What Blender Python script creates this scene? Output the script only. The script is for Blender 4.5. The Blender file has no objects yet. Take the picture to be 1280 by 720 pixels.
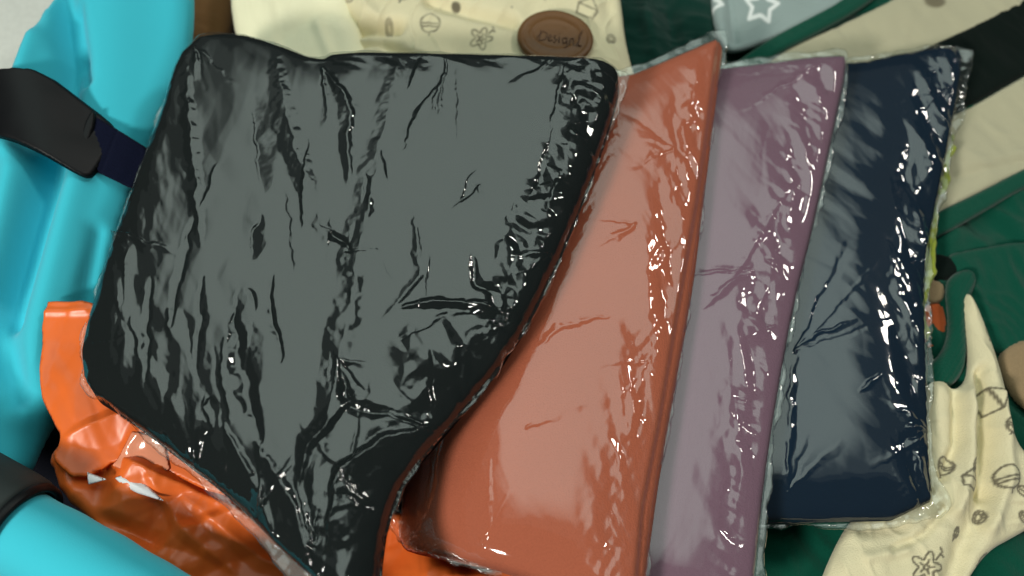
import bpy, math, random
import numpy as np
from mathutils import Vector, Matrix

random.seed(7); RNG = np.random.default_rng(7)
SC = bpy.context.scene
COL = SC.collection

# ------------------------------------------------------------------ camera
CAM_H, TILT, HFOV = 0.66, math.radians(25), math.radians(58)
cam_y = -math.tan(TILT) * (CAM_H - 0.05)
cd = bpy.data.cameras.new('camera'); cam = bpy.data.objects.new('camera', cd); COL.objects.link(cam)
cam.location = (0, cam_y, CAM_H); cam.rotation_euler = (TILT, 0, 0)
cd.angle = HFOV; cd.clip_start = 0.01; cd.clip_end = 50
cd.dof.use_dof = True; cd.dof.focus_distance = 0.60; cd.dof.aperture_fstop = 4.0
SC.camera = cam
# ------------------------------------------------------------------ world and lamps
w = bpy.data.worlds.new('World'); SC.world = w; w.use_nodes = True
bg = w.node_tree.nodes['Background']; bg.inputs[0].default_value = (0.75, 0.95, 0.9, 1); bg.inputs[1].default_value = 0.05

def area(name, loc, target, sx, sy, power, color, shape='RECTANGLE'):
    l = bpy.data.lights.new(name, 'AREA'); l.shape = shape; l.size = sx; l.size_y = sy
    l.energy = power; l.color = color
    o = bpy.data.objects.new(name, l); COL.objects.link(o); o.location = loc
    o.rotation_euler = (Vector(target) - Vector(loc)).to_track_quat('-Z', 'Y').to_euler()
    return o
# broad lit ceiling, and the ceiling lamp itself
cl = area('ceiling_light', (-0.16, 0.86, 2.1), (-0.02, 0.0, 0.0), 2.35, 2.35, 27.0, (0.84, 1.0, 0.91))
area('ceiling_bounce', (-0.2, 1.0, 2.25), (-0.02, 0.0, 0.0), 4.0, 3.2, 3.5, (0.86, 1.0, 0.95))
area('added_fill', (-0.95, -1.15, 1.25), (-0.18, 0.08, 0.0), 0.30, 0.30, 27.0, (1.0, 0.97, 0.88), 'DISK')  # fill added behind the camera, kept clear of the film's reflections
area('ceiling_lamp', (1.50, 0.85, 1.72), (0.0, 0.0, 0.0), 0.34, 0.34, 13.0, (1.0, 0.96, 0.88), 'DISK')
# the lit ceiling fades towards its edges
cl.data.use_nodes = True; nt = cl.data.node_tree; em = nt.nodes['Emission']
ge = nt.nodes.new('ShaderNodeNewGeometry'); vs = nt.nodes.new('ShaderNodeVectorMath'); vs.operation = 'SUBTRACT'; vs.inputs[1].default_value = (.5, .5, 0)
le = nt.nodes.new('ShaderNodeVectorMath'); le.operation = 'LENGTH'; mr = nt.nodes.new('ShaderNodeMapRange'); mr.interpolation_type = 'SMOOTHSTEP'
mr.inputs['From Min'].default_value = .40; mr.inputs['From Max'].default_value = .55; mr.inputs['To Min'].default_value = 1.0; mr.inputs['To Max'].default_value = .12
nt.links.new(ge.outputs['Parametric'], vs.inputs[0]); nt.links.new(vs.outputs[0], le.inputs[0]); nt.links.new(le.outputs['Value'], mr.inputs['Value']); nt.links.new(mr.outputs[0], em.inputs['Strength'])

SC.view_settings.view_transform = 'Standard'; SC.view_settings.look = 'None'
SC.view_settings.exposure = 0.0; SC.view_settings.gamma = 1.0
SC.render.engine = 'CYCLES'
cy = SC.cycles
cy.use_denoising = True; cy.caustics_reflective = False; cy.caustics_refractive = False
cy.max_bounces = 10; cy.transparent_max_bounces = 24; cy.sample_clamp_indirect = 3.0; cy.sample_clamp_direct = 30.0
cy.blur_glossy = 0.3

# ------------------------------------------------------------------ pixel rays of the 1280x720 photograph -> places on a plane
Rm = np.array(Matrix.Rotation(TILT, 3, 'X')); CP = np.array([0, cam_y, CAM_H])
K = math.tan(HFOV / 2) / 640.0
def ray(px, py):
    px = np.asarray(px, float); py = np.asarray(py, float)
    d = np.stack([(px - 640) * K, -(py - 360) * K, -np.ones_like(px)], -1)
    return d @ Rm.T
def onplane(px, py, pl):
    a, b, c = pl; d = ray(px, py)
    s = (a * CP[0] + b * CP[1] + c - CP[2]) / (d[..., 2] - a * d[..., 0] - b * d[..., 1])
    return CP + s[..., None] * d
def topx(p):
    q = (p - CP) @ Rm
    return 640 + q[..., 0] / -q[..., 2] / K, 360 - q[..., 1] / -q[..., 2] / K
def plane(pts):
    """plane z=ax+by+c through pixel points with given heights"""
    if isinstance(pts, (int, float)): return (0.0, 0.0, float(pts))
    W = []
    for px, py, z in pts:
        p = onplane(px, py, (0, 0, z)); W.append(p)
    W = np.array(W); A = np.c_[W[:, 0], W[:, 1], np.ones(len(W))]
    return tuple(np.linalg.lstsq(A, W[:, 2], rcond=None)[0])

# ------------------------------------------------------------------ numeric helpers
def sstep(a, b, x):
    t = np.clip((x - a) / (b - a), 0, 1); return t * t * (3 - 2 * t)
def _h(ix, iy, seed):
    n = (ix.astype(np.int64) * 374761393 + iy.astype(np.int64) * 668265263 + seed * 1442695041) & 0x7fffffff
    n = ((n ^ (n >> 13)) * 1274126177) & 0x7fffffff
    return ((n ^ (n >> 16)) & 0xffff) / 65535.0 * 2 - 1
def vnoise(x, y, seed=0):
    ix = np.floor(x); iy = np.floor(y); fx = x - ix; fy = y - iy
    fx = fx * fx * fx * (fx * (fx * 6 - 15) + 10); fy = fy * fy * fy * (fy * (fy * 6 - 15) + 10)
    a = _h(ix, iy, seed); b = _h(ix + 1, iy, seed); c = _h(ix, iy + 1, seed); d = _h(ix + 1, iy + 1, seed)
    return (a * (1 - fx) + b * fx) * (1 - fy) + (c * (1 - fx) + d * fx) * fy
def fbm(x, y, seed=0, n=3):
    s = 0; a = 1
    for k in range(n):
        s = s + a * vnoise(x * 2 ** k, y * 2 ** k, seed + 17 * k); a *= .5
    return s
def tri(t): return np.abs((t - np.floor(t)) * 2 - 1) * 2 - 1
def facets(x, y, lam, seed, ang=None, spread=math.pi, n=6, warp=.35):
    """crumpled-film relief made of flat facets with sharp folds; lam in metres"""
    r = np.random.default_rng(seed)
    wx = x + warp * lam * vnoise(x / lam / 1.7, y / lam / 1.7, seed + 1)
    wy = y + warp * lam * vnoise(x / lam / 1.7 + 9, y / lam / 1.7, seed + 2)
    s = 0
    for k in range(n):
        a = (ang if ang is not None else 0) + (r.random() - .5) * spread
        l = lam * (0.7 + 1.3 * r.random())
        m = .5 + .5 * vnoise(x / lam / 2.5, y / lam / 2.5, seed + 31 + k)
        s = s + l * m * tri((wx * math.cos(a) + wy * math.sin(a)) / l + r.random())
    return s / n
def seg_dist(px, py, line):
    """distance to polyline, signed side, arc parameter 0..1"""
    L = np.asarray(line, float); best = np.full(px.shape, 1e9); side = np.zeros(px.shape); tt = np.zeros(px.shape)
    ln = np.r_[0, np.cumsum(np.hypot(*np.diff(L, axis=0).T))]
    for i in range(len(L) - 1):
        ax, ay = L[i]; bx, by = L[i + 1]; dx, dy = bx - ax, by - ay; l2 = dx * dx + dy * dy + 1e-12
        t = np.clip(((px - ax) * dx + (py - ay) * dy) / l2, 0, 1)
        d = np.hypot(px - ax - t * dx, py - ay - t * dy); m = d < best
        best = np.where(m, d, best); side = np.where(m, np.sign(dx * (py - ay) - dy * (px - ax)), side)
        tt = np.where(m, (ln[i] + t * np.sqrt(l2)) / ln[-1], tt)
    return best, side, tt
def ridge(px, py, line, wl, wr, h, endtaper=True):
    """sharp fold along a polyline; different widths left and right of it (photo pixels), h metres"""
    d, s, t = seg_dist(px, py, line)
    e = np.clip(4 * t * (1 - t), 0, 1) ** .8 if endtaper else 1
    wd = np.where(s > 0, wr, wl) * (.25 + .75 * e)
    k = np.clip(1 - d / wd, 0, 1)
    return h * k ** 1.15 * e
def spike(px, py, p0, p1, w0, w1, h):
    """fold that leaves a pinch point sharp and narrow and dies out wider"""
    d, s, t = seg_dist(px, py, [p0, p1])
    w = w0 + (w1 - w0) * t; a = np.where(s > 0, 1.0, .45)
    return h * (1 - t) * np.clip(1 - d / (w * a), 0, 1)
def fans(px, py, pts, seed):
    r = np.random.default_rng(seed); z = 0 * px
    for (cx, cy, n, ln, ang, spread, h) in pts:
        for k in range(n):
            a = math.radians(ang + .7 * spread * ((k + .5) / n - .5) + r.normal(0, 9)); L = ln * r.uniform(.5, 1.9)
            if r.random() < .35: continue
            z = z + spike(px, py, (cx, cy), (cx + L * math.cos(a), cy + L * math.sin(a)), 2.5, r.uniform(6, 14), h * .75 * r.uniform(.4, 1.0) * r.choice([-1, 1, 1]))
    return z
def soft(px, py, line, wpx, h):
    d, s, t = seg_dist(px, py, line)
    return h * np.exp(-(d / wpx) ** 2)
def smooth_poly(pts, it=2):
    P = np.asarray(pts, float)
    for _ in range(it):
        Q = np.roll(P, -1, 0); P = np.stack([P * .75 + Q * .25, P * .25 + Q * .75], 1).reshape(-1, 2)
    return P
def resample(P, ds):
    Q = np.vstack([P, P[:1]]); l = np.r_[0, np.cumsum(np.hypot(*np.diff(Q, axis=0).T))]
    n = max(12, int(l[-1] / ds)); s = np.linspace(0, l[-1], n, endpoint=False)
    return np.c_[np.interp(s, l, Q[:, 0]), np.interp(s, l, Q[:, 1])]
def inside(x, y, P):
    r = np.zeros(x.shape, bool); Q = np.roll(P, -1, 0)
    for (x1, y1), (x2, y2) in zip(P, Q):
        if y1 == y2: continue
        c = ((y1 > y) != (y2 > y)) & (x < (x2 - x1) * (y - y1) / (y2 - y1) + x1)
        r ^= c
    return r
def near(x, y, P):
    """distance and nearest point on a closed polygon"""
    best = np.full(x.shape, 1e9); nx = x.copy(); ny = y.copy(); Q = np.roll(P, -1, 0)
    for (ax, ay), (bx, by) in zip(P, Q):
        dx, dy = bx - ax, by - ay; l2 = dx * dx + dy * dy + 1e-15
        t = np.clip(((x - ax) * dx + (y - ay) * dy) / l2, 0, 1)
        qx = ax + t * dx; qy = ay + t * dy; d = (x - qx) ** 2 + (y - qy) ** 2
        m = d < best; best = np.where(m, d, best); nx = np.where(m, qx, nx); ny = np.where(m, qy, ny)
    return np.sqrt(best), nx, ny
def blur(a, k, it=3):
    for _ in range(it):
        for ax in (0, 1):
            c = np.cumsum(np.pad(a, [(k + 1, k) if i == ax else (0, 0) for i in (0, 1)], mode='edge'), axis=ax)
            n = a.shape[ax]; sl = lambda s: tuple(slice(s, s + n) if i == ax else slice(None) for i in (0, 1))
            a = (c[sl(2 * k + 1)] - c[sl(0)]) / (2 * k + 1)
    return a
def rprof(d, r):
    if isinstance(r, tuple): return r[2] * rprof(d, r[0]) + (1 - r[2]) * rprof(d, r[1])
    t = np.clip(d / r, 0, 1); return np.sqrt(np.maximum(0, 1 - (1 - t) ** 2))

# ------------------------------------------------------------------ mesh builders
def mesh_obj(name, verts, quads, mat, parent=None, attrs=None, smooth=True):
    me = bpy.data.meshes.new(name)
    nv, nq = len(verts), len(quads); k = quads.shape[1]
    me.vertices.add(nv); me.vertices.foreach_set('co', np.asarray(verts, np.float32).ravel())
    me.loops.add(nq * k); me.loops.foreach_set('vertex_index', quads.astype(np.int32).ravel())
    me.polygons.add(nq); me.polygons.foreach_set('loop_start', np.arange(0, nq * k, k, dtype=np.int32))
    me.update(calc_edges=True); me.validate()
    if smooth: me.polygons.foreach_set('use_smooth', np.ones(len(me.polygons), bool))
    for an, av in (attrs or {}).items():
        a = me.attributes.new(an, 'FLOAT', 'POINT'); a.data.foreach_set('value', np.asarray(av, np.float32))
    me.materials.append(mat)
    o = bpy.data.objects.new(name, me); COL.objects.link(o)
    if parent is not None:
        o.parent = parent; o.matrix_parent_inverse = parent.matrix_world.inverted()
    return o

def slab(name, outline, pl, mat, parent=None, step=.002, t=.006, tb=None, r=.006, relief=None, smooth=2,
         blurd=0, bottom='all', attr=None, wob=0.0, seed=1, inner=None, lift=None):
    """a solid sheet or cushion over a photo-pixel outline lying on plane pl.
    relief(px,py,x,y,d) adds height to the top; bottom 'all' closes it, 'rim' closes a band only"""
    tb = t if tb is None else tb
    PX = smooth_poly(outline, smooth)
    W = onplane(PX[:, 0], PX[:, 1], pl)[:, :2]
    W = resample(W, max(step * 1.5, .003))
    if wob:
        c = np.arange(len(W)) * .004
        nrm = np.roll(W, -1, 0) - np.roll(W, 1, 0); nrm = np.c_[nrm[:, 1], -nrm[:, 0]] / (np.hypot(*nrm.T)[:, None] + 1e-9)
        W = W + nrm * (wob * (vnoise(c * 40, c * 0, seed) + .5 * vnoise(c * 120, c * 0 + 3, seed)))[:, None]
    x0, y0 = W.min(0) - 2 * step; x1, y1 = W.max(0) + 2 * step
    nx, ny = int((x1 - x0) / step) + 1, int((y1 - y0) / step) + 1
    gx, gy = np.meshgrid(x0 + np.arange(nx) * step, y0 + np.arange(ny) * step)
    cx, cyy = gx[:-1, :-1] + step / 2, gy[:-1, :-1] + step / 2
    q = inside(cx, cyy, W)
    ids = np.arange(nx * ny).reshape(ny, nx)
    cnt = np.zeros((ny, nx), int)
    for (i, j) in ((0, 0), (0, 1), (1, 0), (1, 1)): cnt[i:ny - 1 + i, j:nx - 1 + j] += q
    used = cnt > 0; bnd = used & (cnt < 4)
    D, qx, qy = near(gx.ravel(), gy.ravel(), W); D = D.reshape(ny, nx)
    ins = inside(gx, gy, W)
    gx = np.where(bnd, qx.reshape(ny, nx), gx); gy = np.where(bnd, qy.reshape(ny, nx), gy)
    d = np.where(bnd | ~ins, 0, D)
    if blurd:
        k = max(1, int(blurd / step)); db = blur(d, k); wgt = sstep(0, blurd * 2, d); d = d * (1 - wgt) + db * wgt
    base = pl[0] * gx + pl[1] * gy + pl[2]
    px, py = topx(np.stack([gx, gy, base], -1))
    top = t * rprof(d, r)
    if relief is not None: top = top + relief(px, py, gx, gy, d)
    zt = base + top
    if lift is not None: zt = lift(px, py, gx, gy, d, base, zt)
    qd = np.stack([ids[:-1, :-1], ids[:-1, 1:], ids[1:, 1:], ids[1:, :-1]], -1)[q]
    V = np.stack([gx, gy, zt], -1).reshape(-1, 3); F = [qd]
    at = {k: f(px, py, gx, gy, d).ravel() for k, f in (attr or {}).items()}
    allV = [V]; m = used.ravel()
    if bottom:
        zb = np.where(bnd, zt, np.minimum(base - tb * rprof(d, r), zt - .0003))
        Vb = np.stack([gx, gy, zb], -1).reshape(-1, 3)
        q2 = q.copy()
        if bottom == 'rim' and inner is not None: q2 &= inner(cx, cyy)
        qb = np.stack([ids[:-1, :-1], ids[1:, :-1], ids[1:, 1:], ids[:-1, 1:]], -1)[q2]
        bi = np.where(bnd.ravel(), ids.ravel(), ids.ravel() + nx * ny)
        F.append(bi[qb]); allV.append(Vb); at = {k: np.r_[v, v] for k, v in at.items()}
    V = np.vstack(allV); F = np.vstack(F)
    u = np.unique(F); rm = np.full(len(V), -1); rm[u] = np.arange(len(u))
    return mesh_obj(name, V[u], rm[F], mat, parent, {k: v[u] for k, v in at.items()})

def empty(name, px, py, z, label, cat, group=None):
    o = bpy.data.objects.new(name, None); COL.objects.link(o)
    o.location = onplane(np.array(px), np.array(py), (0, 0, z)); o.empty_display_size = .02
    o['label'] = label; o['category'] = cat
    if group: o['group'] = group
    bpy.context.view_layer.update()
    return o
def tag(o, label=None, cat=None, group=None, kind=None):
    for k, v in (('label', label), ('category', cat), ('group', group), ('kind', kind)):
        if v: o[k] = v
    return o

# ------------------------------------------------------------------ materials
def lin(r, g, b):
    f = lambda c: (c / 255 / 12.92) if c / 255 <= .04045 else ((c / 255 + .055) / 1.055) ** 2.4
    return (f(r), f(g), f(b), 1)
def new_mat(name):
    m = bpy.data.materials.new(name); m.use_nodes = True
    return m, m.node_tree, m.node_tree.nodes['Principled BSDF']
def fabric(name, col, rough=.92, weave=900, bump=.6, var=.2, sheen=.2, print_col=None, knit=False):
    m, nt, b = new_mat(name); N, L = nt.nodes, nt.links
    tc = N.new('ShaderNodeTexCoord')
    n1 = N.new('ShaderNodeTexNoise'); n1.inputs['Scale'].default_value = 14; n1.inputs['Detail'].default_value = 5
    L.new(tc.outputs['Object'], n1.inputs['Vector'])
    n2 = N.new('ShaderNodeTexNoise'); n2.inputs['Scale'].default_value = weave; n2.inputs['Detail'].default_value = 2
    L.new(tc.outputs['Object'], n2.inputs['Vector'])
    hs = N.new('ShaderNodeMapRange'); hs.inputs['To Min'].default_value = 1 - var; hs.inputs['To Max'].default_value = 1 + var
    mx = N.new('ShaderNodeMath'); mx.operation = 'MULTIPLY_ADD'; mx.inputs[1].default_value = .6
    L.new(n2.outputs[0], mx.inputs[0]); 
    ml = N.new('ShaderNodeMath'); ml.operation = 'MULTIPLY'; ml.inputs[1].default_value = .4
    L.new(n1.outputs[0], ml.inputs[0]); L.new(ml.outputs[0], mx.inputs[2])
    L.new(mx.outputs[0], hs.inputs['Value'])
    vm = N.new('ShaderNodeVectorMath'); vm.operation = 'SCALE'; vm.inputs[0].default_value = col[:3]
    L.new(hs.outputs[0], vm.inputs['Scale'])
    out = vm.outputs[0]
    if print_col is not None:
        a = N.new('ShaderNodeAttribute'); a.attribute_name = 'print'
        mix = N.new('ShaderNodeMix'); mix.data_type = 'RGBA'
        L.new(a.outputs['Fac'], mix.inputs['Factor']); L.new(out, mix.inputs[6]); mix.inputs[7].default_value = print_col
        out = mix.outputs[2]
    L.new(out, b.inputs['Base Color'])
    b.inputs['Roughness'].default_value = rough; b.inputs['Specular IOR Level'].default_value = .05
    b.inputs['Sheen Weight'].default_value = sheen; b.inputs['Sheen Roughness'].default_value = .5
    bp = N.new('ShaderNodeBump'); bp.inputs['Strength'].default_value = bump; bp.inputs['Distance'].default_value = .0009
    L.new(n2.outputs[0], bp.inputs['Height']); L.new(bp.outputs[0], b.inputs['Normal'])
    return m
def plastic(name, col, rough=.35, spec=.5, bscale=60, bump=.2, trans=0.0, coat=0.0):
    m, nt, b = new_mat(name); N, L = nt.nodes, nt.links
    tc = N.new('ShaderNodeTexCoord'); n = N.new('ShaderNodeTexNoise'); n.inputs['Scale'].default_value = bscale; n.inputs['Detail'].default_value = 4
    L.new(tc.outputs['Object'], n.inputs['Vector'])
    mr = N.new('ShaderNodeMapRange'); mr.inputs['To Min'].default_value = .9; mr.inputs['To Max'].default_value = 1.1
    L.new(n.outputs[0], mr.inputs['Value'])
    vm = N.new('ShaderNodeVectorMath'); vm.operation = 'SCALE'; vm.inputs[0].default_value = col[:3]
    L.new(mr.outputs[0], vm.inputs['Scale']); L.new(vm.outputs[0], b.inputs['Base Color'])
    b.inputs['Roughness'].default_value = rough; b.inputs['Specular IOR Level'].default_value = spec
    b.inputs['Coat Weight'].default_value = coat
    bp = N.new('ShaderNodeBump'); bp.inputs['Strength'].default_value = bump; bp.inputs['Distance'].default_value = .002
    L.new(n.outputs[0], bp.inputs['Height']); L.new(bp.outputs[0], b.inputs['Normal'])
    return m
def film_mat(name, f0=.088, rough=.06, haze=.006, bump=.008, tint=(.97, .98, .97, 1)):
    m = bpy.data.materials.new(name); m.use_nodes = True; nt = m.node_tree; N, L = nt.nodes, nt.links
    N.clear(); out = N.new('ShaderNodeOutputMaterial')
    tr = N.new('ShaderNodeBsdfTransparent'); tr.inputs[0].default_value = tint
    gl = N.new('ShaderNodeBsdfGlossy'); gl.inputs['Roughness'].default_value = rough
    df = N.new('ShaderNodeBsdfDiffuse'); df.inputs[0].default_value = (.8, .82, .8, 1)
    tc = N.new('ShaderNodeTexCoord')
    n = N.new('ShaderNodeTexNoise'); n.inputs['Scale'].default_value = 70; n.inputs['Detail'].default_value = 4
    L.new(tc.outputs['Object'], n.inputs['Vector'])
    bp = N.new('ShaderNodeBump'); bp.inputs['Strength'].default_value = bump; bp.inputs['Distance'].default_value = .001
    L.new(n.outputs[0], bp.inputs['Height']); L.new(bp.outputs[0], gl.inputs['Normal'])
    lw = N.new('ShaderNodeLayerWeight'); lw.inputs['Blend'].default_value = .5; L.new(bp.outputs[0], lw.inputs['Normal'])
    p5 = N.new('ShaderNodeMath'); p5.operation = 'POWER'; p5.inputs[1].default_value = 5; L.new(lw.outputs['Facing'], p5.inputs[0])
    ma = N.new('ShaderNodeMath'); ma.operation = 'MULTIPLY_ADD'; ma.inputs[1].default_value = .75; ma.inputs[2].default_value = f0
    L.new(p5.outputs[0], ma.inputs[0])
    m1 = N.new('ShaderNodeMixShader'); m1.inputs[0].default_value = haze; L.new(tr.outputs[0], m1.inputs[1]); L.new(df.outputs[0], m1.inputs[2])
    m2 = N.new('ShaderNodeMixShader'); L.new(ma.outputs[0], m2.inputs[0]); L.new(m1.outputs[0], m2.inputs[1]); L.new(gl.outputs[0], m2.inputs[2])
    L.new(m2.outputs[0], out.inputs[0])
    return m

M_FILM = film_mat('clear_film')
M_BLACK = fabric('black_fabric', lin(13, 19, 20), sheen=.0, bump=.25)
M_CORAL = fabric('coral_fabric', lin(184, 98, 72), sheen=.1)
M_MAUVE = fabric('mauve_fabric', lin(128, 96, 114), sheen=.1)
M_NAVY = fabric('navy_fabric', lin(7, 30, 50), sheen=.0, bump=.3)
M_TURQ = fabric('turquoise_fabric', lin(62, 190, 210), weave=1500, bump=.15, var=.05)
M_CREAM = fabric('cream_printed_fabric', lin(226, 216, 180), var=.06, print_col=lin(70, 62, 52))
M_WHITE = fabric('white_fabric', lin(245, 240, 206), var=.05)
M_GREEN = fabric('green_fabric', lin(8, 74, 58), var=.15)
M_DGREEN = fabric('dark_green_fabric', lin(12, 52, 44), var=.15)
M_BEIGE = fabric('beige_fabric', lin(186, 180, 152), var=.07, print_col=lin(120, 112, 90))
M_BLKBAND = fabric('black_band_fabric', lin(14, 24, 21), sheen=.05)
M_GREY = fabric('grey_star_fabric', lin(150, 166, 164), var=.08, print_col=lin(235, 240, 238))
M_BED = fabric('bed_fabric', lin(14, 17, 28))
M_BROWN = fabric('brown_fabric', lin(122, 86, 52))
M_TAN = fabric('tan_fabric', lin(150, 128, 98))
M_WALL = plastic('wall_paint', lin(205, 206, 200), rough=.8, spec=.2, bscale=200, bump=.05)
M_ORANGE = plastic('orange_plastic', lin(232, 108, 44), rough=.36, spec=.45, bump=.08)
M_TAPE = plastic('seal_tape', lin(232, 150, 118), rough=.16, spec=.7, bscale=90, bump=.3)
M_PAPER = plastic('white_label_paper', lin(222, 224, 228), rough=.6, spec=.3)
M_BLKPL = plastic('black_plastic', lin(12, 13, 16), rough=.48, spec=.22, bump=.03)
M_WEB = fabric('navy_webbing', lin(14, 18, 38), weave=700, bump=.6, sheen=.05)
M_DGREY = plastic('dark_grey_rubber', lin(42, 50, 50), rough=.65, spec=.3)
M_LEATH = plastic('brown_leather', lin(104, 68, 30), rough=.5, spec=.45, bscale=300, bump=.15)
M_LEATHD = plastic('dark_brown_leather', lin(70, 42, 20), rough=.5, spec=.4, bscale=300, bump=.15)
M_YELLOW = fabric('yellow_green_trim', lin(158, 168, 62), var=.35)
M_RED = fabric('orange_label_fabric', lin(190, 92, 50))

# ------------------------------------------------------------------ setting
o = slab('bed_surface', [(-700, -500), (1900, -500), (1900, 1300), (-700, 1300)], plane(-.012), M_BED, step=.012, t=.004, tb=.03, r=.01,
         relief=lambda px, py, x, y, d: .004 * fbm(x * 12, y * 12, 3)); tag(o, kind='structure')
o = slab('bed_sheet', [(-300, -160), (130, -160), (110, 20), (60, 140), (0, 260), (-300, 400)], plane(.02), M_WALL, step=.004, t=.008, r=.01,
         relief=lambda px, py, x, y, d: .002 * fbm(x * 12, y * 12, 4)); tag(o, kind='structure')

# ------------------------------------------------------------------ cloths behind
def cloth_relief(amp, fx, ang=0., seed=1, lines=()):
    ca, sa = math.cos(ang), math.sin(ang)
    def f(px, py, x, y, d):
        u = x * ca + y * sa; v = -x * sa + y * ca
        z = amp * fbm(u * fx, v * fx * .3, seed, 3) * sstep(0, .02, d)
        wr = 1 - np.abs(vnoise(u * fx * 2.2 + 2 * vnoise(u * 20, v * 20, seed + 4), v * fx * .8, seed + 8))
        z = z + amp * .45 * wr ** 4 * sstep(0, .015, d)
        for ln, wd, h in lines: z = z + soft(px, py, ln, wd, h)
        return z
    return f

t = slab('green_garment', [(760, -60), (1380, -60), (1380, 800), (900, 800), (860, 400), (740, 160)], plane(.000), M_GREEN, step=.003, t=.006, r=.008,
         relief=cloth_relief(.007, 28, .6, 5))
tag(t, 'large dark green garment spread out beneath the plastic packages', 'garment')

t = slab('dark_green_cloth', [(770, -60), (905, -60), (900, 60), (880, 120), (780, 120), (750, 60)], plane(.010), M_DGREEN, step=.002, t=.006, r=.008,
         relief=cloth_relief(.004, 40, 1.2, 8, [([(830, -20), (845, 70)], 10, -.006), ([(800, -20), (815, 70)], 10, .005)]))
tag(t, 'dark green folded cloth between the printed cream garment and the grey star garment', 'cloth')

# beige garment with black band and green binding: three fabrics of one garment
BG = plane(.010)
root = empty('striped_garment', 1150, 60, .0, 'beige garment with a wide black diagonal band and green bound edges', 'garment')
slab('beige_panel', [(900, 100), (1000, 55), (1120, 0), (1200, -50), (1330, -50), (1320, 0), (1215, 62), (1120, 100), (1040, 130), (900, 140)], BG, M_BEIGE, root, .002, .005, r=.005,
     relief=cloth_relief(.0022, 30, .5, 11, [([(1035, 20), (1060, 60)], 6, -.0015)]),
     attr={'print': lambda px, py, x, y, d: sstep(1.0, .7, np.hypot((px - 1166) / 16, (py - 6) / 10) + .25 * (py < 2))})
slab('black_band', [(1020, 95), (1120, 75), (1215, 35), (1330, -30), (1350, 50), (1285, 92), (1180, 150), (1100, 190), (1020, 170)], plane(.0125), M_BLKBAND, root, .002, .004, r=.005,
     relief=cloth_relief(.002, 30, .5, 12))
slab('beige_panel', [(1130, 165), (1190, 148), (1285, 92), (1350, 60), (1350, 190), (1285, 215), (1210, 250), (1160, 278), (1120, 285)], plane(.010), M_BEIGE, root, .002, .005, r=.005,
     relief=cloth_relief(.0025, 30, .5, 13, [([(1190, 225), (1280, 205)], 5, -.002)]), attr={'print': lambda px, py, x, y, d: px * 0})
slab('green_binding', [(905, 92), (930, 70), (990, 32), (1050, 2), (1100, -40), (1135, -40), (1090, 4), (1030, 38), (965, 72), (930, 110)], plane(.016), M_GREEN, root, .0012, .005, r=.005,
     relief=cloth_relief(.0006, 120, .5, 14))
slab('green_binding', [(1140, 285), (1165, 268), (1225, 240), (1285, 208), (1350, 180), (1350, 208), (1285, 232), (1225, 268), (1165, 302), (1140, 310)], plane(.014), M_GREEN, root, .0012, .004, r=.005,
     relief=cloth_relief(.0006, 120, .5, 15))

# star garment
def star(cx, cy, R, rot=0, r0=.5):
    P = []
    for k in range(10):
        a = rot + math.pi * k / 5 - math.pi / 2; rr = R if k % 2 == 0 else R * r0
        P.append((cx + rr * math.cos(a), cy + rr * .92 * math.sin(a)))
    P.append(P[0]); return P
def stroke(lines, wpx, soft_=1.2):
    def f(px, py, x, y, d):
        m = np.zeros(px.shape)
        for ln in lines:
            L = np.asarray(ln); bx0, by0 = L.min(0) - 6; bx1, by1 = L.max(0) + 6
            k = (px > bx0) & (px < bx1) & (py > by0) & (py < by1)
            if not k.any(): continue
            dd = seg_dist(px[k], py[k], ln)[0]
            m[k] = np.maximum(m[k], 1 - sstep(wpx - soft_ / 2, wpx + soft_, dd))
        return m
    return f
t = slab('grey_star_garment', [(886, -50), (1100, -50), (1062, 0), (1010, 28), (960, 52), (925, 66), (905, 66), (890, 30)], plane(.018), M_GREY, step=.0009, t=.004, r=.004,
         relief=cloth_relief(.0015, 40, 1.4, 16, [([(910, -10), (918, 55)], 5, -.003), ([(898, 0), (902, 50)], 6, .002)]),
         attr={'print': stroke([star(950, 13, 21, .15, .55), star(884, 8, 18, .5, .55), star(1010, -22, 20, .2, .55)], 2.0)})
tag(t, 'pale grey garment printed with white outlined stars', 'garment')

# --------------------------------------------- printed cream things
def circ(cx, cy, rx, ry, a0=0, a1=360, rot=0, n=18):
    c, s = math.cos(rot), math.sin(rot); P = []
    for k in range(n + 1):
        a = math.radians(a0 + (a1 - a0) * k / n); u, v = rx * math.cos(a), ry * math.sin(a)
        P.append((cx + u * c - v * s, cy + u * s + v * c))
    return P
def tr(P, cx, cy, s, rot):
    c, q = math.cos(rot), math.sin(rot)
    return [(cx + s * (x * c - y * q), cy + s * (x * q + y * c)) for x, y in P]
def acorn(cx, cy, s=1, rot=0):
    A = [circ(0, 0, 12, 12, 180, 360), [(-12, 0), (12, 0)], [(-12, 0), (-11, 4), (11, 4), (12, 0)], circ(0, 3, 10.5, 9, 0, 180), [(0, 12), (0, 16)]]
    return [tr(p, cx, cy, s, rot) for p in A]
def flower(cx, cy, s=1, rot=0, stem=True):
    P = []
    for k in range(0, 61):
        a = 2 * math.pi * k / 60; r = 10 + 3.6 * math.cos(5 * a); P.append((r * math.cos(a), r * math.sin(a)))
    A = [P, circ(0, 0, 2, 2)] + [[(2 * math.cos(a), 2 * math.sin(a)), (6 * math.cos(a), 6 * math.sin(a))] for a in np.arange(5) * 2 * math.pi / 5]
    if stem: A += [[(8, -6), (14, -13), (12, -16)], [(12, -11), (15, -9)]]
    return [tr(p, cx, cy, s, rot) for p in A]
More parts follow.
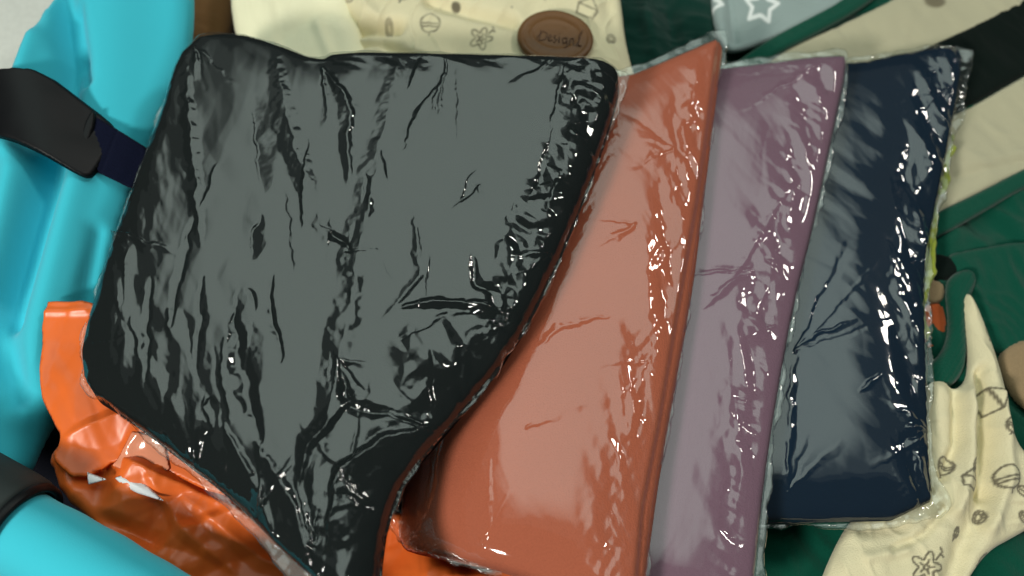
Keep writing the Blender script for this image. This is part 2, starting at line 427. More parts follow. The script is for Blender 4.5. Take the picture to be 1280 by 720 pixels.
def leaf(cx, cy, s=1, rot=0):
    A = [circ(0, 0, 5, 10), [(0, 10), (0, 15)], [(0, -7), (0, 8)]]
    return [tr(p, cx, cy, s, rot) for p in A]
def house(cx, cy, s=1, rot=0):
    A = [[(-10, 10), (-12, -2), (0, -14), (12, -2), (10, 10), (-10, 10)], [(-12, -2), (12, -2)]]
    return [tr(p, cx, cy, s, rot) for p in A]
def seedm(cx, cy, s=1, rot=0):
    return [tr(p, cx, cy, s, rot) for p in [circ(0, 0, 4, 6), circ(0, 0, 2, 3.5)]]

t = slab('white_cloth', [(285, -60), (430, -60), (450, 40), (470, 100), (400, 120), (330, 100), (292, 55)], plane(.050), M_WHITE, step=.002, t=.014, r=.02,
         relief=cloth_relief(.002, 30, .3, 21, [([(360, 60), (400, 30), (440, 26)], 10, -.003), ([(400, 40), (420, 90)], 7, .003), ([(330, 0), (345, 60)], 12, .002)]))
tag(t, 'plain white cloth bunched beside the cream printed garment', 'cloth')

root = empty('printed_trousers', 600, 40, .04, 'cream baby garment printed with outlined acorns and flowers and carrying a brown leather patch', 'garment')
pr = flower(430, 8, 1.2, .4) + acorn(506, 4, 1.0, .25) + acorn(540, 48, 1, .08) + flower(602, 66, 1.05, .1) + flower(626, -2, 1, 1.2, False) \
   + acorn(682, 4, .75, .1) + house(733, 26, 1.05, .4) + seedm(762, 62, 1.2, .4) + seedm(488, 44, 1., .2) + leaf(460, 8, .7, .4) + flower(560, -24) + seedm(640, 28, .01)
fill = stroke(pr, 1.0, .9)
def pr1(px, py, x, y, d):
    return np.maximum(fill(px, py, x, y, d) * (.6 + .2 * vnoise(x * 300, y * 300, 2)), sstep(1.15, .8, np.hypot((px - 571) / 6, (py - 22 - .3 * (px - 571)) / 5)) * .85)
slab('fabric', [(395, -60), (760, -60), (775, -10), (782, 60), (800, 120), (700, 140), (420, 140), (405, 90), (440, 70), (425, 30)], plane(.048), M_CREAM, root, .001, .018, r=.035,
     relief=cloth_relief(.0035, 26, -.4, 22, [([(420, 20), (450, 48), (500, 50)], 9, -.014), ([(430, 70), (480, 70), (530, 100)], 8, -.011), ([(540, 18), (590, 35), (640, 45)], 8, -.008),
                                         ([(455, 20), (475, 40)], 8, .003), ([(752, -10), (770, 60)], 10, -.003), ([(465, 80), (560, 88)], 9, .003)]),
     attr={'print': pr1})
PL = plane(.0700)
lp = slab('leather_patch', circ(694, 48, 48, 34, n=40, rot=.1), PL, M_LEATH, root, .0007, .003, tb=.004, r=.004, smooth=1,
     relief=lambda px, py, x, y, d: -.0008 * sstep(.004, .0055, d) + .0006 * vnoise(x * 60, y * 60, 4) + soft(px, py, circ(694, 46, 30, 18, n=30, rot=.1), 2.5, .0007))
def curve_obj(name, lines, pl, bev, mat, parent):
    cu = bpy.data.curves.new(name, 'CURVE'); cu.dimensions = '3D'; cu.bevel_depth = bev; cu.bevel_resolution = 1
    for ln in lines:
        P = np.array(ln, float); W = onplane(P[:, 0], P[:, 1], pl)
        sp = cu.splines.new('POLY'); sp.points.add(len(W) - 1)
        for p, q in zip(sp.points, W): p.co = (*q, 1)
    cu.materials.append(mat)
    tmp = bpy.data.objects.new('tmp', cu); me = bpy.data.meshes.new_from_object(tmp); bpy.data.objects.remove(tmp)
    me.name = name; ob = bpy.data.objects.new(name, me); COL.objects.link(ob); ob.parent = parent
    ob.matrix_parent_inverse = parent.matrix_world.inverted(); return ob
LT = [  # hand-lettered word pressed into the patch
    [(676, 38), (674, 50), (670, 51), (672, 46), (679, 39), (684, 42), (682, 49), (674, 51)],
    [(685, 49), (689, 46), (688, 43), (685, 46), (686, 51), (691, 50)],
    [(695, 44), (692, 46), (696, 50), (692, 53)], [(699, 46), (699, 53)], [(699, 42), (699.6, 42.6)],
    [(708, 47), (703, 48), (704, 54), (708, 52), (709, 46), (709, 58), (705, 60)],
    [(712, 56), (713, 48), (717, 48), (717, 57)], [(720, 57), (724, 50), (728, 38), (724, 44), (723, 57), (727, 57)]]
lo = curve_obj('lettering', LT, plane(.0727), .00045, M_LEATHD, lp)

t = slab('brown_cloth', [(225, -60), (300, -60), (295, 20), (285, 60), (260, 80), (225, 60)], plane(.020), M_BROWN, step=.002, t=.012, r=.02,
         relief=cloth_relief(.002, 30, 1.3, 24)); tag(t, 'small brown cloth wedged between the turquoise panel and the white cloth', 'cloth')

# lower right printed bodysuit, green collar, tan cloth
root = empty('printed_bodysuit', 1210, 560, .01, 'cream bodysuit printed with leaves and houses crumpled below the green collar', 'garment')
pr2 = leaf(1234, 412, 1.2, .1) + house(1232, 505, 1.3, 1.1) + acorn(1176, 585, .9, .3) + leaf(1210, 585, .8, .5) + house(1203, 605, 1, .2) + acorn(1247, 603, 1.2, -.2) \
    + seedm(1220, 648, 1.4, .2) + leaf(1190, 668, .7, .4) + flower(1150, 712, 1.5, 0) + leaf(1268, 620, 1, -1) + leaf(1226, 700, .8, .8) + leaf(1272, 650, .9, -.9) + acorn(1252, 540, .8, .4)
f2 = stroke(pr2, 1.15, .9)
slab('fabric', [(1150, 480), (1178, 475), (1188, 490), (1205, 480), (1212, 455), (1205, 410), (1198, 372), (1210, 366), (1225, 395), (1245, 450), (1258, 500), (1268, 560), (1300, 580), (1320, 640),
                (1270, 670), (1232, 690), (1200, 740), (1180, 800), (1000, 800), (1020, 740), (1040, 690), (1062, 650), (1120, 600), (1150, 540)], plane(.020), M_CREAM, root, .001, .010, tb=.012, r=.012,
     relief=lambda px, py, x, y, d: sstep(0, .008, d) * (.0022 * fbm(x * 35, y * 35, 31) + .0016 * (1 - np.abs(vnoise(x * 70 + y * 20, y * 26, 36))) ** 4
        + soft(px, py, [(1218, 470), (1224, 560), (1222, 620)], 9, -.012) + soft(px, py, [(1188, 480), (1190, 560), (1172, 600)], 7, -.007)
        + soft(px, py, [(1206, 480), (1206, 570), (1190, 640)], 9, .007) + soft(px, py, [(1245, 500), (1250, 600), (1230, 660)], 10, .007)
        + soft(px, py, [(1225, 630), (1195, 690), (1180, 740)], 15, -.009) + soft(px, py, [(1110, 690), (1150, 670), (1175, 640)], 6, -.004)
        + soft(px, py, [(1080, 700), (1125, 690)], 8, .004) + soft(px, py, [(1075, 665), (1120, 662)], 12, -.004)
        + .0028 * np.abs(vnoise(py / 9, px / 30, 5)) * sstep(1235, 1275, px) * sstep(560, 600, py)),
     attr={'print': lambda px, py, x, y, d: f2(px, py, x, y, d) * .85})
root = empty('green_collared_top', 1230, 380, .0, 'green top with a thick ribbed collar open around an orange label', 'garment')
slab('body_fabric', [(1175, 320), (1215, 312), (1290, 300), (1380, 310), (1380, 460), (1300, 440), (1240, 450), (1200, 420), (1190, 350)], plane(.009), M_GREEN, root, .002, .006, r=.006, relief=cloth_relief(.004, 50, .2, 33))
slab('collar', [(1185, 345), (1210, 335), (1222, 350), (1212, 372), (1205, 400), (1208, 440), (1203, 470), (1180, 490), (1130, 492), (1130, 462), (1165, 455), (1182, 430), (1186, 400), (1181, 365)], plane(.018), M_GREEN, root, .0012, .007, r=.008,
     relief=lambda px, py, x, y, d: .0004 * np.sin((px + .6 * py) * .9) * sstep(0, .004, d))
slab('label', [(1150, 378), (1182, 376), (1184, 432), (1150, 440)], plane(.010), M_RED, root, .002, .003, r=.002)
slab('label', [(1150, 350), (1180, 350), (1182, 380), (1150, 382)], plane(.0125), M_TAN, root, .002, .003, r=.002)
t = slab('tan_cloth', [(1240, 440), (1290, 418), (1380, 420), (1380, 540), (1290, 520), (1262, 496)], plane(.012), M_TAN, step=.002, t=.006, r=.006, relief=cloth_relief(.002, 40, .3, 35))
tag(t, 'small tan cloth at the right beside the printed bodysuit', 'cloth')
t = slab('gap_shade_sheet', [(1150, 315), (1190, 320), (1205, 340), (1180, 352), (1140, 360)], plane(.012), M_BLKBAND, step=.002, t=.003, r=.004); tag(t, 'small black sheet standing in for the shaded gap between beige garment and green collar', 'cloth')  # shade of the gap, put in as a dark sheet using the band's black

# ------------------------------------------------------------------ turquoise panel, strap, padded bar
TP = plane([(60, 0, .105), (235, 10, .085), (0, 300, .085), (100, 430, .050)])
def turq(px, py, x, y, d):
    z = .003 * fbm(x * 10, y * 6, 41, 2)
    for ln, wd, h in [([(80, -20), (95, 80), (70, 230), (20, 400)], 18, -.020), ([(30, 230), (0, 380)], 22, .012), ([(112, 230), (70, 400), (45, 520)], 24, .011), ([(150, -20), (140, 150)], 40, .006),
                      ([(45, 60), (20, 200)], 16, .008), ([(0, 420), (40, 500)], 24, -.014), ([(130, 300), (110, 400)], 9, -.006), ([(100, 20), (115, 110)], 9, -.008)]:
        z = z + soft(px, py, ln, wd, h)
    return z
t = slab('turquoise_panel', [(80, -60), (240, -60), (243, 30), (232, 80), (205, 150), (175, 230), (140, 330), (128, 400), (110, 470), (60, 540), (30, 610), (-80, 640), (-80, 300), (0, 130), (45, 50)], TP, M_TURQ,
         step=.002, t=.012, r=.014, relief=turq)
tag(t, 'soft turquoise fabric panel with long vertical folds along the left edge', 'fabric panel')
root = empty('buckle_strap', 90, 150, .1, 'black strap with a glossy sleeve and navy webbing crossing the turquoise panel', 'strap')
SP = (TP[0], TP[1], TP[2] + .036)
slab('sleeve', [(-60, 76), (5, 80), (50, 82), (100, 116), (122, 131), (131, 140), (131, 150), (126, 172), (112, 204), (106, 213), (96, 214), (50, 190), (0, 164), (-60, 140)], SP, M_BLKPL, root, .0012, .003, r=.0025, smooth=1,
     relief=lambda px, py, x, y, d: -.0000022 * np.maximum(0, 55 - (px + .25 * (120 - py))) ** 2 - .00011 * (np.sqrt((px + .25 * (120 - py) - 35) ** 2 + 900) + (px + .25 * (120 - py) - 35)) + .0004 * vnoise(px / 30, py / 30, 3), lift=None)
slab('webbing', [(112, 140), (130, 152), (160, 170), (192, 190), (172, 240), (140, 224), (105, 208), (98, 200)], (SP[0], SP[1], SP[2] - .0150), M_WEB, root, .001, .0025, r=.002, smooth=1,
     relief=lambda px, py, x, y, d: soft(px, py, [(148, 165), (128, 216)], 1.6, -.0009) + .0003 * vnoise(px / 12, py / 12, 9) + .00025 * np.sin((px * .45 - py * .85) * 1.3))
slab('keeper', [(112, 138), (124, 143), (103, 208), (92, 203)], (SP[0], SP[1], SP[2] - .0125), M_BLKPL, root, .0008, .0028, r=.002, smooth=1)

def tube(name, prof, A, B, mat, parent, n=48, nz=.0):
    """lathe: prof = [(s along axis, radius)]"""
    A = Vector(A); B = Vector(B); ax = (B - A).normalized(); u = ax.orthogonal().normalized(); v = ax.cross(u)
    V = []; F = []
    for s, r in prof:
        for k in range(n):
            a = 2 * math.pi * k / n; rr = r * (1 + nz * math.sin(3 * a + s * 70) * .5 + nz * math.sin(s * 190 + a))
            V.append(A + ax * s + (u * math.cos(a) + v * math.sin(a)) * rr)
    for i in range(len(prof) - 1):
        for k in range(n): F.append((i * n + k, i * n + (k + 1) % n, (i + 1) * n + (k + 1) % n, (i + 1) * n + k))
    return mesh_obj(name, np.array([tuple(p) for p in V]), np.array(F), mat, parent)
root = empty('padded_bar', 60, 690, .06, 'turquoise padded bar held in a dark grey collar at the bottom left', 'bar')
A = onplane(np.array(-110), np.array(588), (0, 0, .085)); B = onplane(np.array(260), np.array(800), (0, 0, .085))
Lb = float(np.linalg.norm(B - A)); R0 = .0262
P0 = onplane(np.array(30), np.array(668), (0, 0, .085)); s0 = float(np.dot(P0 - A, (B - A) / Lb))
tube('padded_sleeve', [(s0 - .02, .001), (s0 - .02, R0 * .95)] + [(s, R0 * (1 + .012 * math.sin(s * 60))) for s in np.linspace(s0 - .01, Lb + .1, 50)] + [(Lb + .1, .001)], A, B, M_TURQ, root, nz=.012)
tube('collar', [(-.05, .001), (-.05, .034), (s0 - .016, .034), (s0 - .008, .0335), (s0 - .005, .032), (s0 - .005, .0285), (s0 - .015, .027)], A, B, M_DGREY, root)
tube('end_ring', [(s0 - .009, .0290), (s0 - .004, .0325), (s0 - .0005, .0320), (s0 + .001, .0300), (s0 - .001, .0275), (s0 - .009, .0275)], A, B, M_BLKPL, root)

# ------------------------------------------------------------------ orange mailer
root = empty('orange_mailer', 200, 620, .03, 'crumpled orange plastic mailer bag under the black package', 'mailer bag')
def orel(px, py, x, y, d):
    e = sstep(0, .012, d)
    z = e * (.55 * facets(x, y, .038, 51, ang=-.6, spread=1.6) + .16 * facets(x, y, .013, 52))
    z = z + e * (ridge(px, py, [(100, 600), (150, 570), (205, 598), (300, 640), (370, 690)], 12, 34, .006) + ridge(px, py, [(190, 590), (230, 660), (300, 720)], 30, 14, .005)
         + ridge(px, py, [(110, 640), (190, 680), (260, 700)], 20, 30, -.005) + ridge(px, py, [(230, 620), (330, 700), (400, 730)], 18, 18, .005))
    return z
OP = plane([(80, 450, .072), (250, 640, .055), (560, 720, .036), (120, 620, .06)])
slab('mailer_body', [(130, 520), (200, 548), (320, 600), (480, 620), (560, 705), (640, 712), (700, 722), (720, 800), (300, 800), (200, 715), (150, 680), (100, 640), (70, 600), (60, 575), (85, 548)], OP, M_ORANGE, root, .0012, .008, tb=.03, r=.008, smooth=1,
     relief=orel, wob=.0015)
def flap_rel(px, py, x, y):
    return (.22 * facets(x, y, .04, 55, ang=.3, spread=1.8) + .10 * facets(x, y, .014, 57) + soft(px, py, [(50, 390), (110, 390)], 5, .002)
            + ridge(px, py, [(80, 548), (150, 520), (190, 500)], 14, 30, .006) + ridge(px, py, [(150, 566), (190, 530), (240, 560)], 20, 20, .004))
slab('mailer_flap', [(52, 377), (80, 376), (112, 377), (160, 400), (210, 450), (260, 520), (300, 612), (280, 622), (205, 588), (150, 566), (100, 604), (62, 572), (78, 548), (62, 520), (48, 490)],
     (OP[0], OP[1], OP[2] + .012), M_ORANGE, root, .0012, .0012, r=.0015, smooth=1,
     relief=lambda px, py, x, y, d: flap_rel(px, py, x, y), wob=.0006)
slab('seal_tape', [(138, 580), (166, 540), (206, 550), (212, 585), (196, 600), (170, 596)], (OP[0], OP[1], OP[2] + .0138), M_TAPE, root, .001, .0005, r=.001,
     relief=lambda px, py, x, y, d: flap_rel(px, py, x, y) + .06 * facets(x, y, .010, 56), smooth=0)
slab('white_label', [(109, 590), (134, 599), (110, 606)], (OP[0], OP[1], OP[2] + .0140), M_PAPER, root, .0008, .0006, r=.001, smooth=0, relief=orel)
slab('white_label', [(143, 597), (156, 593), (180, 603), (206, 627), (170, 616), (150, 604)], (OP[0], OP[1], OP[2] + .0140), M_PAPER, root, .0008, .0006, r=.001, smooth=0, relief=orel)

# ------------------------------------------------------------------ the four packages
def warped(px, py, x, y, seed, a=2.6):
    return (px + a * fbm(x * 110, y * 110, seed, 3), py + a * fbm(x * 110 + 7, y * 110, seed + 1, 3))
def package(name, label, z, t, fab, gout, fout, step, garment_relief=None, film_relief=None, r=(.005, .085, .35), fsmooth=1):
    PLN = plane(z)
    root = empty(name, np.mean([p[0] for p in gout]), np.mean([p[1] for p in gout]), PLN[2] - t, label, 'package', 'clothes packed in clear plastic bags')
    gr = garment_relief or (lambda px, py, x, y, d: 0 * x)
    slab('folded_garment', gout, PLN, fab, root, .0018, t, r=r, relief=gr, blurd=.004, smooth=1)
    GW = resample(onplane(*smooth_poly(gout, 1).T, PLN)[:, :2], .004)
    store = {}
    def lift(px, py, gx, gy, d, base, zt):
        D, _, _ = near(gx.ravel(), gy.ravel(), GW); D = D.reshape(gx.shape); I = inside(gx, gy, GW)
        sd = np.where(I, D, -D)
        dd = np.where(I, D, 0); k = max(1, int(.004 / step)); db = blur(dd, k); wg = sstep(0, .008, dd); dd = dd * (1 - wg) + db * wg
        g = t * rprof(dd + .0006, r) + gr(px, py, gx, gy, dd)
        wx, wy = warped(px, py, gx, gy, len(label))
        fl = film_relief(wx, wy, gx, gy, sd)
        # the film bridges over the rounded garment edge and lies down as a loose rim outside it
        h = g + .0006 + .0024 * sstep(0, .010, sd) + fl
        h = np.where(I, np.maximum(h, g + .0003), .0010 + fl + .0 * h)
        e = sstep(0, .0015, d)
        return base + h * e
    slab('plastic_bag', fout, PLN, M_FILM, root, step, 0, tb=.0008, r=.01, smooth=fsmooth, lift=lift, bottom='rim', wob=.0022, seed=len(label),
         inner=lambda cx, cyy: ~inside(cx, cyy, GW) | (near(cx.ravel(), cyy.ravel(), GW)[0].reshape(cx.shape) < .004))
    return root, PLN

def crumple(x, y, a, b, seed, ang=None, spread=math.pi):
    return a * facets(x, y, .020, seed, ang, spread) + b * facets(x, y, .007, seed + 5, ang, spread)

# navy ------------------------------------------------
def navy_g(px, py, x, y, d):
    s = sstep(0, .03, d); return s * .0016 * vnoise(x * 9, y * 9, 62)
def navy_f(px, py, x, y, sd):
    rim = 1 - sstep(0, .012, sd); s = sstep(.004, .02, sd)
    z = fans(px, py, [(985, 452, 7, 90, -35, 80, .0016), (1160, 545, 6, 70, 170, 120, .002), (1165, 640, 5, 70, 230, 80, .002), (1190, 120, 6, 60, 140, 120, .0018), (1160, 330, 5, 60, 170, 110, .0014), (975, 620, 5, 50, -60, 80, .0014)], 35)
    z = z + rim * crumple(x, y, .16, .22, 63) + s * crumple(x, y, .022, .004, 64, .5, 1.2)
    dn = seg_dist(px, py, [(1178, 80), (1155, 220), (1140, 340), (1145, 560), (1150, 650)])[0]
    z = z + np.exp(-(np.maximum(dn - 12, 0) / 22) ** 2) * (.42 * facets(x, y, .026, 66, .25, .5) + .10 * facets(x, y, .010, 67))
    for ln, a, b, h in [([(985, 455), (1010, 430), (1060, 412)], 3, 6, .0012), ([(1062, 500), (1090, 478)], 4, 6, .0018), 
                        ([(972, 620), (978, 520), (985, 450)], 5, 9, .0012), ([(1120, 540), (1160, 545)], 8, 8, .0025), ([(1130, 570), (1165, 640)], 10, 8, .003)]:
        z = z + ridge(px, py, ln, a, b, h)
    return z
package('wrapped_package', 'navy blue folded garment in clear plastic, rightmost of the packages', [(850, 300, .024), (1160, 300, .036), (1000, 700, .031)], .015, M_NAVY,
        [(860, 92), (1065, 85), (1130, 70), (1190, 62), (1202, 75), (1188, 160), (1168, 260), (1152, 340), (1155, 440), (1158, 560), (1164, 650), (960, 655), (830, 652), (840, 300)],
        [(850, 80), (1055, 72), (1130, 62), (1214, 57), (1217, 85), (1205, 150), (1186, 215), (1172, 300), (1163, 345), (1164, 440), (1168, 560), (1176, 600), (1192, 640), (1172, 656), (960, 662), (820, 662), (830, 300)], .0008,
        navy_g, navy_f, r=(.003, .060, .3))
nv = bpy.data.objects['wrapped_package']
slab('yellow_trim', [(1196, 165), (1190, 215), (1178, 270), (1166, 320), (1162, 390), (1163, 440), (1157, 440), (1154, 390), (1158, 320), (1170, 262), (1182, 210), (1190, 165)], plane(.0335), M_YELLOW, nv, .0008, .0012, r=.002, wob=.0045)

# mauve -----------------------------------------------
def mauve_g(px, py, x, y, d):
    return sstep(0, .03, d) * (.002 * vnoise(x * 9, y * 9, 72))
def mauve_f(px, py, x, y, sd):
    rim = 1 - sstep(0, .010, sd); s = sstep(.004, .02, sd)
    dr = seg_dist(px, py, [(1030, 90), (990, 250), (945, 400), (930, 520), (920, 720)])[0]
    band = np.exp(-(dr / 28) ** 2)
    z = fans(px, py, [(935, 350, 6, 80, 150, 100, .002), (960, 420, 5, 60, 170, 90, .0018), (940, 520, 5, 50, 190, 100, .0018), (1020, 95, 5, 70, 165, 70, .0016)], 25)
    z = z + rim * crumple(x, y, .08, .12, 73) + s * crumple(x, y, .020, .006, 74, .2, 1.0) + s * band * (.28 * facets(x, y, .020, 75, .28, .7) + .22 * facets(x, y, .009, 77, .3, 1.8))
    for ln, a, b, h in [([(985, 240), (930, 330), (900, 370)], 5, 10, .0018), ([(870, 400), (905, 370), (935, 350)], 5, 6, .0016), ([(890, 100), (1030, 95)], 6, 12, .0012)]:
        z = z + ridge(px, py, ln, a, b, h)
    return z
package('wrapped_package', 'mauve folded garment in clear plastic between the coral and navy packages', [(700, 300, .049), (1000, 300, .060), (850, 700, .055)], .018, M_MAUVE,
        [(760, 105), (900, 92), (1052, 72), (1058, 85), (1040, 170), (1015, 290), (992, 380), (970, 500), (955, 600), (945, 690), (935, 800), (640, 800), (700, 400)],
        [(750, 95), (900, 80), (1040, 60), (1064, 66), (1062, 100), (1044, 180), (1018, 290), (995, 385), (974, 510), (964, 600), (957, 690), (945, 820), (630, 820), (690, 400)], .0008,
        mauve_g, mauve_f)

# coral -----------------------------------------------
def coral_g(px, py, x, y, d):
    z = sstep(0, .03, d) * .002 * vnoise(x * 9, y * 9, 82)
    hemline = [(893, 70), (886, 130), (868, 260), (845, 390), (820, 540), (800, 640), (790, 760)]
    dd, s, _ = seg_dist(px, py, hemline)
    da, sa, _ = seg_dist(px, py, [(850, 40), (800, 200), (745, 400), (700, 560), (680, 820)])
    z = z - 5.5 * np.maximum(0, (da - 34) * .00052) ** 2 * (sa > 0)
    return z - .004 * sstep(0, 3, dd * -s) * (s < 0) - np.exp(-(dd / 2.2) ** 2) * .0022
def coral_f(px, py, x, y, sd):
    rim = 1 - sstep(0, .010, sd); s = sstep(.004, .02, sd)
    dr = seg_dist(px, py, [(885, 90), (860, 190), (835, 330), (810, 470), (775, 580), (755, 730)])[0]
    band = np.exp(-(dr / 26) ** 2)
    dl = seg_dist(px, py, [(770, 180), (720, 300), (690, 350)])[0]
    z = rim * crumple(x, y, .08, .10, 83) + s * crumple(x, y, .018, .004, 84, .2, 1.0) + s * band * (.34 * facets(x, y, .020, 85, .22, .7) + .26 * facets(x, y, .009, 87, .25, 1.8)) + s * np.exp(-(dl / 12) ** 2) * crumple(x, y, .03, .08, 86)
    z = z + fans(px, py, [(655, 548, 3, 60, -10, 70, .0012), (805, 465, 6, 60, 150, 130, .002), (790, 300, 5, 50, 160, 120, .0016), (600, 690, 5, 70, -80, 90, .0016), (840, 200, 5, 50, 170, 120, .0014)], 15)
    z = z + .02 * np.exp(-((px - 590) / 45) ** 2 - ((py - 610) / 30) ** 2) * facets(x, y, .010, 88)
    for ln, a, b, h in [([(670, 450), (700, 425), (760, 410)], 10, 3, .0012), ([(612, 690), (614, 580)], 3, 3, .0010), ([(800, 470), (780, 560)], 10, 6, .0015)]:
        z = z + ridge(px, py, ln, a, b, h)
    return z
package('wrapped_package', 'coral folded garment in clear plastic partly under the black package', .082, .019, M_CORAL,
        [(600, 108), (775, 105), (830, 82), (885, 58), (906, 50), (898, 110), (882, 240), (866, 370), (842, 500), (818, 640), (800, 800), (740, 840), (720, 752), (640, 718), (560, 698), (505, 680), (492, 668), (486, 640), (520, 500), (570, 250)],
        [(590, 95), (770, 92), (830, 66), (885, 42), (912, 38), (899, 110), (882, 240), (866, 370), (842, 500), (818, 640), (800, 820), (735, 850), (715, 758), (636, 723), (556, 703), (502, 685), (488, 671), (482, 640), (510, 500), (560, 250)], .0008,
        coral_g, coral_f)

# black -----------------------------------------------
def black_g(px, py, x, y, d):
    z = sstep(0, .035, d) * (.0016 * vnoise(x * 8, y * 8, 92))
    dl = seg_dist(px, py, [(215, 60), (200, 140), (160, 240), (122, 340), (92, 440), (100, 500), (180, 560), (300, 640)])[0]
    dr = seg_dist(px, py, [(790, 90), (770, 160), (736, 250), (694, 350), (650, 440), (585, 515), (510, 600), (480, 720)])[0]
    wl = np.interp(py, [60, 300, 500, 600], [16, 48, 75, 75])
    z = z - .013 * np.clip(1 - dl / wl, 0, 1) ** 2 - .010 * np.clip(1 - dr / np.interp(py, [80, 440, 600], [40, 60, 80]), 0, 1) ** 2
    return z
rb = np.random.default_rng(12)
SL = []
for k in range(50):
    cx, cy0 = rb.uniform(150, 700), rb.uniform(90, 640)
    # folds fan out from the gathered tail at the lower left
    a = math.atan2(cy0 - 1250, cx - 400) + rb.normal(0, .2)
    if cx < 300: a += rb.normal(0.1, .15)
    Ln = rb.uniform(25, 130); bow = rb.normal(0, 2.5)
    c, s = math.cos(a), math.sin(a)
    pts = [(cx + c * Ln * u - s * bow * (1 - (2 * u) ** 2) , cy0 + s * Ln * u + c * bow * (1 - (2 * u) ** 2)) for u in (-.5, -.2, .1, .5)]
    SL.append((pts, rb.uniform(1.5, 4), rb.uniform(5, 30), rb.choice([-1, 1]) * rb.uniform(.0003, .0012)))
HAND = [([(352, 360), (346, 385), (362, 470)], 4, 12, -.0022), ([(256, 280), (240, 350), (226, 425)], 4, 10, -.0020), ([(204, 360), (196, 420), (198, 490)], 4, 9, -.0018), ([(300, 400), (310, 470), (335, 560)], 16, 16, -.0035),
        ([(405, 300), (440, 320), (450, 336)], 3, 9, -.0018), ([(350, 80), (370, 180), (420, 330)], 14, 22, .0018), ([(505, 80), (470, 260), (420, 520), (390, 660)], 18, 26, .0022), ([(420, 110), (442, 150), (445, 260)], 6, 14, .0018),
        ([(590, 330), (596, 372), (640, 380)], 8, 8, -.0022), ([(540, 450), (548, 500), (545, 540)], 30, 8, .003), ([(545, 540), (480, 560), (430, 600), (415, 700)], 40, 10, .005),
        ([(500, 400), (560, 395), (640, 398)], 8, 8, .0028), ([(430, 465), (445, 520), (510, 530)], 10, 14, -.0028), ([(455, 500), (400, 560), (380, 620)], 8, 18, .0028), ([(330, 560), (375, 640), (400, 720)], 10, 18, .003),
        ([(290, 540), (330, 620), (352, 690)], 8, 14, .003), ([(520, 270), (530, 360), (480, 420)], 6, 10, .0012), ([(560, 110), (520, 160), (505, 210)], 5, 10, -.0013), ([(240, 90), (252, 200), (262, 330)], 9, 14, .0018)]
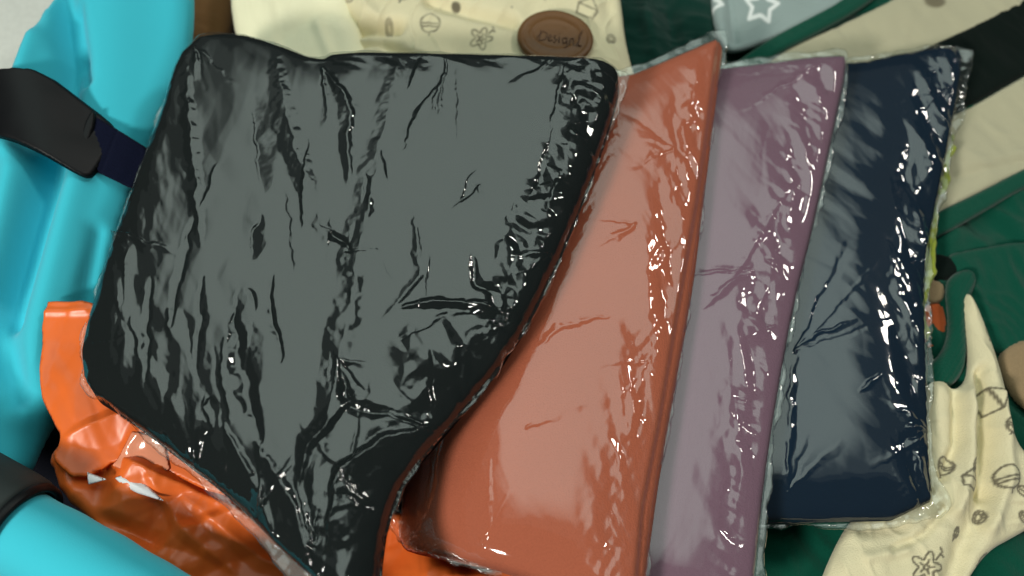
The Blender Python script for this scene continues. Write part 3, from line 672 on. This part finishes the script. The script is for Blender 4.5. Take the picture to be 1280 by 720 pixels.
def black_f(px, py, x, y, sd):
    rim = 1 - sstep(0, .012, sd); s = sstep(.002, .02, sd)
    z = rim * crumple(x, y, .14, .16, 93) + s * crumple(x, y, .028, .003, 94, .15, 1.0)
    dr = seg_dist(px, py, [(745, 100), (720, 190), (675, 270), (640, 350), (625, 410)])[0]
    band = np.exp(-(dr / 28) ** 2)
    z = z + band * (.26 * facets(x, y, .020, 95, .45, .9) + .42 * facets(x, y, .012, 107))
    z = z + np.exp(-((px - 728) / 34) ** 2 - ((py - 135) / 40) ** 2) * .40 * facets(x, y, .011, 108)
    reg = np.exp(-((px - 565) / 95) ** 2 - ((py - 460) / 75) ** 2)
    z = z + reg * (0.30 * facets(x, y, .042, 101, .4, 2.0) + .12 * facets(x, y, .012, 102))
    tail = np.exp(-((px - 420) / 60) ** 2) * sstep(560, 660, py)
    z = z + tail * (.22 * facets(x, y, .026, 103, .2, 1.2) + .08 * facets(x, y, .010, 104))
    dt = seg_dist(px, py, [(420, 90), (560, 88), (730, 90)])[0]
    z = z + np.exp(-(dt / 14) ** 2) * crumple(x, y, .09, .08, 96, 1.0, .9)
    dl = seg_dist(px, py, [(190, 180), (130, 400), (230, 560), (350, 680)])[0]
    z = z + np.exp(-(dl / 50) ** 2) * crumple(x, y, .13, .08, 97, .35, .7)
    db = seg_dist(px, py, [(640, 440), (560, 500), (470, 600), (440, 720)])[0]
    z = z + np.exp(-(db / 40) ** 2) * crumple(x, y, .12, .05, 98)
    z = z + fans(px, py, [(505, 442, 3, 90, -15, 40, .0022), (548, 540, 6, 80, 200, 120, .0028), (430, 465, 5, 60, 60, 120, .0022), (250, 590, 6, 70, -80, 80, .003),
        (640, 400, 5, 70, 150, 120, .0022), (410, 105, 6, 70, 70, 110, .0022), (690, 330, 5, 55, 150, 130, .002), (600, 250, 4, 70, 110, 160, .0012), (440, 330, 5, 70, -60, 200, .0016),
        (330, 640, 6, 80, -60, 90, .003), (470, 640, 7, 80, 200, 150, .003), (400, 690, 6, 80, -90, 100, .003), (560, 95, 5, 70, 110, 60, .0016), (690, 95, 5, 60, 120, 90, .0018), (255, 80, 5, 60, 70, 90, .0018), (150, 300, 5, 60, 60, 100, .002), (130, 440, 6, 70, 20, 120, .0026)], 5)
    dr2 = seg_dist(px, py, [(775, 110), (750, 190), (715, 270), (675, 350), (635, 425), (570, 500)])[0]
    z = z + np.exp(-(dr2 / 30) ** 2) * crumple(x, y, .16, .16, 106, .5, 1.6)
    for ln, a, b, h in SL: z = z + s * ridge(px, py, ln, a, b, h)
    for ln, a, b, h in HAND: z = z + ridge(px, py, ln, a, b, h)
    return z
BP = [(600, 200, .120), (600, 500, .120), (150, 350, .111)]
package('wrapped_package', 'black folded garment in crumpled clear plastic, largest package on top of the pile', BP, .017, M_BLACK,
        [(240, 58), (300, 52), (350, 66), (405, 88), (420, 76), (560, 78), (735, 83), (758, 88), (772, 95), (776, 104), (772, 125), (762, 160), (730, 250), (688, 350), (640, 440), (578, 515), (508, 595), (484, 650), (474, 720), (472, 800), (436, 800), (410, 738), (366, 700), (322, 657), (274, 612), (216, 568), (160, 525), (105, 490), (100, 430), (132, 330), (165, 240), (203, 140)],
        [(236, 48), (300, 40), (350, 58), (405, 78), (415, 68), (560, 72), (735, 76), (766, 80), (785, 88), (790, 98), (780, 125), (767, 160), (732, 251), (690, 351), (642, 441), (580, 516), (510, 597), (486, 650), (476, 720), (472, 800), (400, 800), (372, 742), (345, 706), (306, 660), (266, 618), (214, 572), (158, 527), (102, 492), (97, 430), (130, 330), (163, 240), (200, 140)], .0008,
        black_g, black_f, r=(.005, .09, .8))
